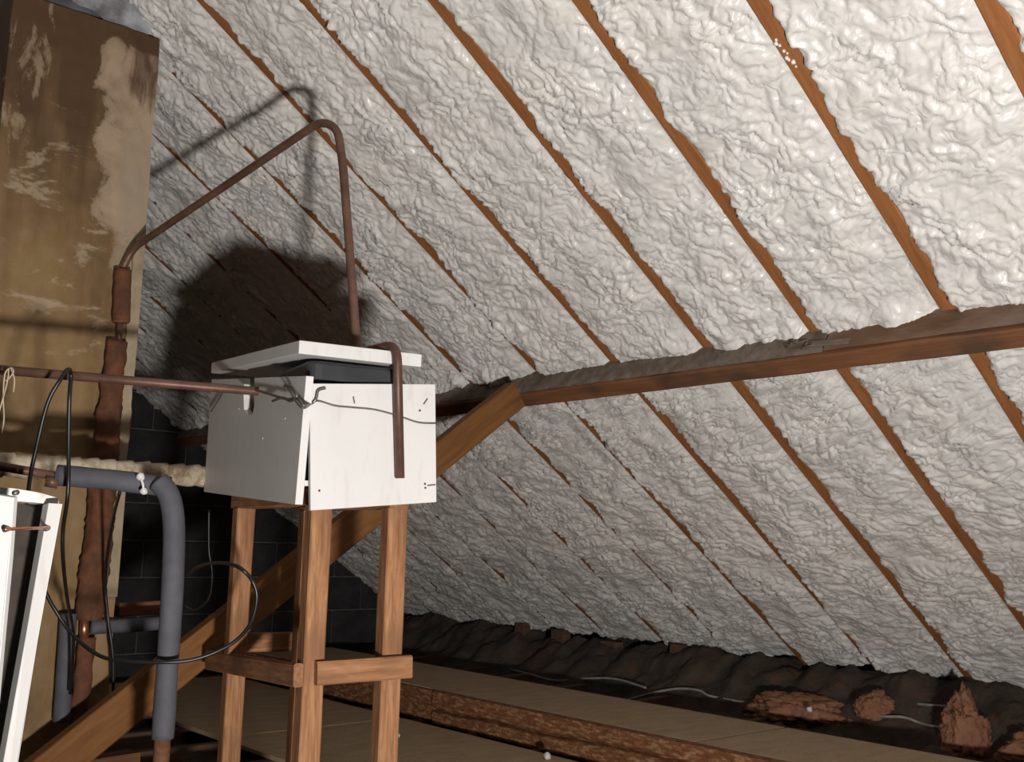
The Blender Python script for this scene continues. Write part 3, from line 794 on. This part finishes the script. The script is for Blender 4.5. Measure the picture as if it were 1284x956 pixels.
for (x, y, sx) in ((176.5, 598, 1.0), (180.5, 616, 0.9)):
    bm = bmesh.new(); bmesh.ops.create_icosphere(bm, subdivisions=3, radius=0.0095*sx)
    c = at(x, y, 2.462)
    vs_ = [v.co*(1+0.25*mnoise.noise(v.co*140)) + c for v in bm.verts]; fs_ = [tuple(v.index for v in f.verts) for f in bm.faces]; bm.free()
    mesh_obj('foam_blob', vs_, fs_, 'white', lag, smooth=True)
tube('foam_thread', smooth_path([at(177, 601, 2.457), at(179, 607, 2.455), at(180, 613, 2.457)], 4), 0.003, 'white', lag, seg=6)

wr = [at(-40, 580, 2.70), at(60, 587, 2.78), at(160, 592, 2.97), at(262, 598, 3.17), at(290, 599, 3.22)]
def wrapf(s, a):
    ph = (s/0.055+a/(2*math.pi)) % 1.0
    return 0.90+0.22*ph+0.05*mnoise.noise((s*25, math.cos(a)*1.5, math.sin(a)*1.5))
wp = tube('wrapped_pipe', densify(smooth_path(wr, 4), 0.006), 0.031, 'bandage', seg=26, rfun=wrapf)
tag(wp, 'pipe wrapped in dirty cream canvas bandage behind the grey lagging', 'pipe')

# pipes and timber low down behind the lagged pipe
o = beam('noggin', aty(146, 765, 3.5), aty(216, 761, 3.5), 0.05, 0.045, 'old_wood', rough=0.003); tag(o, 'short reddish timber noggin beside the chimney foot', 'timber')
lowp = thing('low_pipe', 'grey lagged pipe running level low behind the stand', 'pipe', aty(160, 790, 3.35))
tube('foam_sleeve', densify([aty(114, 787, 3.25), aty(160, 785, 3.262), aty(212, 781, 3.27)], 0.02), 0.021, 'grey_lag', lowp, seg=14, rfun=lambda s, a: 1+0.08*mnoise.noise((s*20, math.cos(a), math.sin(a))))
upl = tube('lagged_riser', densify([aty(86, 770, CY-0.06), aty(82, 830, CY-0.06), aty(77, 905, CY-0.06)], 0.02), 0.024, 'grey_lag', seg=14, rfun=lambda s, a: 1+0.05*mnoise.noise((s*14, math.cos(a), math.sin(a))))
tag(upl, 'short upright of grey foam lagging at the chimney base', 'pipe')
# timbers on the floor at the chimney foot
o = beam('floor_timber', (0.35, 3.02, Z_LO+0.10), (1.30, 3.20, Z_LO+0.10), 0.07, 0.20, 'old_wood', rough=0.003); tag(o, 'rough dark timber lying at the foot of the chimney', 'timber')

# ================================================================== SECOND WHITE CASING AT THE LEFT
D2 = 1.75
cas = thing('tank_enclosure', 'white painted open-cornered enclosure at the left edge', 'tank casing', at(0, 1000, 1.72)+Vector((0,0,-0.3)))
def dq(pix, d): return [at(x, y, d_) for (x, y), d_ in zip(pix, d)]
prism('front_board', dq([(-70, 611), (17.5, 624), (12, 700), (-2, 850), (-12, 960), (-30, 1150), (-90, 1150)], [1.70, 1.72, 1.72, 1.715, 1.71, 1.70, 1.68]), CF*0.014, 'white', cas, 0.001)
prism('corner_board', dq([(61, 631), (78.5, 632), (48, 800), (23, 956), (-10, 1150), (-30, 1150), (4, 956), (32, 800)], [1.84, 1.84, 1.82, 1.80, 1.78, 1.78, 1.80, 1.82]), ray(40, 800)*0.025-CR*0.01, 'white', cas, 0.001)
prism('interior_shade', dq([(-60, 628), (66, 634), (40, 780), (10, 956), (-20, 1150), (-90, 1150)], [1.95, 1.95, 1.93, 1.91, 1.9, 1.9]), ray(30, 800)*0.01, 'dark_gap', cas)  # added dark sheet: shade of the open interior, put in as colour
prism('top_rim', dq([(-60, 604), (20, 613), (50, 618), (74, 625), (74, 634), (40, 630), (-60, 624)], [1.80, 1.84, 1.86, 1.88, 1.88, 1.86, 1.80]), ray(60, 620)*0.06-CR*0.03, 'white_worn', cas, 0.001)
tube('tie_rod', [at(6, 664, 1.70), at(62, 662, 1.835)], 0.0028, 'bright_copper', cas, seg=8)
for (x, y, d) in ((8, 664, 1.71), (20, 618, 1.72), (59, 663, 1.83)):
    c = at(x, y, d); tube('nail_head', [c-CF*0.006, c+CF*0.004], 0.0045, 'wire', cas, seg=9)

# ================================================================== CABLES, STRING
def cable(pix, r, label, mat='cable', name='cable', sub=8):
    o = tube(name, smooth_path([at(x, y, d) for x, y, d in pix], sub), r, mat, seg=8)
    return tag(o, label, 'cable')
cable([(30,700,2.2),(36,612,2.28),(46,560,2.3),(60,505,2.31),(76,476,2.32),(85,463.5,2.34),(89,470,2.37),(87,500,2.36),(86,560,2.37),(86,600,2.385),(84,630,2.39),(79,665,2.42),(79,700,2.45),(84,750,2.6),(92,800,2.9),(88,870,3.0)], 0.0046, 'black cable slung over the copper feed pipe')
cable([(56,740,2.5),(66,760,2.5),(90,795,2.5),(120,820,2.45),(150,829,2.42),(200,831,2.42),(240,828,2.44),(275,816,2.46),(300,800,2.47),(316,778,2.47),(322,750,2.47),(317,730,2.47),(303,714,2.46),(285,707,2.5),(262,707,2.6),(245,713,2.7),(236,722,2.8)], 0.0046, 'black cable looping in a ring past the left stand leg')
cable([(150,618,2.62),(143,645,2.8),(135,690,3.0),(132,735,3.1),(136,780,3.1),(142,830,3.1),(141,900,3.1)], 0.0046, 'black cable hanging beside the pale chimney edge')
cable([(262,640,3.3),(262,690,3.3),(266,720,3.3),(262,750,3.3),(245,765,3.3),(232,760,3.3)], 0.0035, 'thin dark cable curling in the dark behind the stand')
def quilt_z(x, y):
    xs, ys = np.array([x]), np.array([y])
    h = 0.5*perlin(xs/0.33, ys/0.30, 41)+0.35*perlin(xs/0.13, ys/0.12, 42)+0.2*np.abs(perlin(xs/0.06, ys/0.06, 43))
    return float((-0.795+0.10*h+0.25*sstep(4.0, 4.5, xs))[0])
def on_quilt(px, py, lift):
    v = ray(px, py); t = 2.5
    while t < 7:
        p = v*t
        if p.x > 3.76 and p.z < quilt_z(p.x, p.y)+lift: return p
        t += 0.004
    return v*5
def floor_cable(pix, z, label):
    o = tube('floor_cable', smooth_path([on_quilt(x, y, 0.012+dz) for x, y, dz in pix], 8), 0.006, 'grey_cable', seg=7)
    return tag(o, label, 'cable')
floor_cable([(640,840,.0),(664,846,.02),(698,854,.0),(738,851,.02),(773,852,.02),(810,863,.0)], -0.77, 'grey cable beyond the upper floor sheets, nearest the stand')
floor_cable([(788,878,.0),(820,869,.02),(850,864,.03),(876,866,.02),(890,873,.0),(926,880,.0),(962,882,.0)], -0.76, 'bent pale grey cable leading to the pink insulation')
floor_cable([(1075,897,.0),(1110,899,.02),(1134,900,.02),(1157,908,.0),(1196,917,.0)], -0.74, 'pale cable between the two tufts of pink insulation')
floor_cable([(1150,883,.0),(1180,886,.01),(1210,889,.0)], -0.74, 'short pale cable under the foam at the right')
st = thing('frayed_string', 'pale frayed string dangling from the copper feed pipe', 'string', at(4, 545, 2.32))
for pts in ([(12,462,2.32),(6,470,2.315),(4,500,2.32),(5,525,2.32),(2,545,2.32)], [(13,461,2.32),(18,475,2.315),(17,492,2.32)], [(11,462,2.32),(9,480,2.315),(-2,520,2.32)], [(10,461.5,2.335),(14,461,2.32),(17,466,2.315),(12,474,2.315),(7,478,2.315)]):
    tube('strand', smooth_path([at(*q) for q in pts], 6), 0.0016, 'string', st, seg=6)

# ================================================================== PINK INSULATION AND CRUMBS
def wad(pos, sx, sy, sz, seed, label, peak=0.0):
    bm = bmesh.new(); bmesh.ops.create_icosphere(bm, subdivisions=5, radius=1.0)
    vs_ = []
    for v in bm.verts:
        c = v.co.copy(); sv = Vector((seed*3.1, seed, 0))
        k = 1+0.30*mnoise.noise(c*1.6+sv)+0.12*mnoise.noise(c*4+sv)+0.10*mnoise.noise(c*9+sv)+0.10*mnoise.noise(c*22+sv)+0.06*random.uniform(-1,1)
        c = c*k
        if c.z > 0: c.z *= 1+peak*max(0, 1-abs(c.y-0.1)*1.3)
        c.z = max(c.z, -0.6)
        vs_.append(pos+Vector((c.x*sx, c.y*sy, c.z*sz)))
    fs_ = [tuple(v.index for v in f.verts) for f in bm.faces]; bm.free()
    o = mesh_obj('insulation_wad', vs_, fs_, 'insul_pink', smooth=True)
    return tag(o, label, 'insulation', 'tufts of pink glass wool by the floor sheets')
p1 = on_quilt(1003, 896, 0.0); wad(p1+Vector((0.0,0,0)), 0.16, 0.25, 0.085, 3, 'pink glass wool tuft left of the dark gap, lying on the sheets')
p2 = on_quilt(1098, 889, 0.0); wad(p2+Vector((0.0,0,0)), 0.09, 0.075, 0.065, 8, 'small pink glass wool scrap beside the larger left tuft')
p3 = on_quilt(1208, 932, 0.0); wad(p3+Vector((0.02,0,0)), 0.10, 0.085, 0.135, 5, 'peaked pink glass wool tuft near the lower right corner', 0.35)
p4 = on_quilt(1292, 950, 0.0); wad(p4+Vector((0.0,-0.09,0)), 0.14, 0.17, 0.10, 12, 'broad pink glass wool tuft at the right edge')
def crumb(p, r, label):
    bm = bmesh.new(); bmesh.ops.create_icosphere(bm, subdivisions=2, radius=r)
    vs_ = [p+v.co*(1+0.5*mnoise.noise(v.co*90+p)) + Vector((0,0,r*0.8)) for v in bm.verts]; fs_ = [tuple(v.index for v in f.verts) for f in bm.faces]; bm.free()
    return tag(mesh_obj('foam_crumb', vs_, fs_, 'white', smooth=True), label, 'foam crumb', 'foam crumbs on the boards')
crumb(atz(686, 953, Z_LO), 0.016, 'white foam crumb on lower sheet against the split binder')
crumb(atz(499, 925, Z_LO), 0.009, 'tiny white foam crumb beside the right stand leg')
crumb(on_quilt(1015, 893, 0.085), 0.012, 'pale foam crumb lying on the pink glass wool')

for i in range(9):
    f_ = i/8; x = 972+f_*26+random.uniform(-3, 3); y = 50+f_*34+random.uniform(-2, 2)
    p = pl(x, y, RN, rp(0, 0, 0.001)); bm = bmesh.new(); bmesh.ops.create_icosphere(bm, subdivisions=2, radius=random.uniform(.003, .0065))
    vs_ = [p+v.co*(1+0.5*mnoise.noise(v.co*200+p)) for v in bm.verts]; fs_ = [tuple(v.index for v in f.verts) for f in bm.faces]; bm.free()
    mesh_obj('foam_fleck', vs_, fs_, 'foam', ceiling, smooth=True)
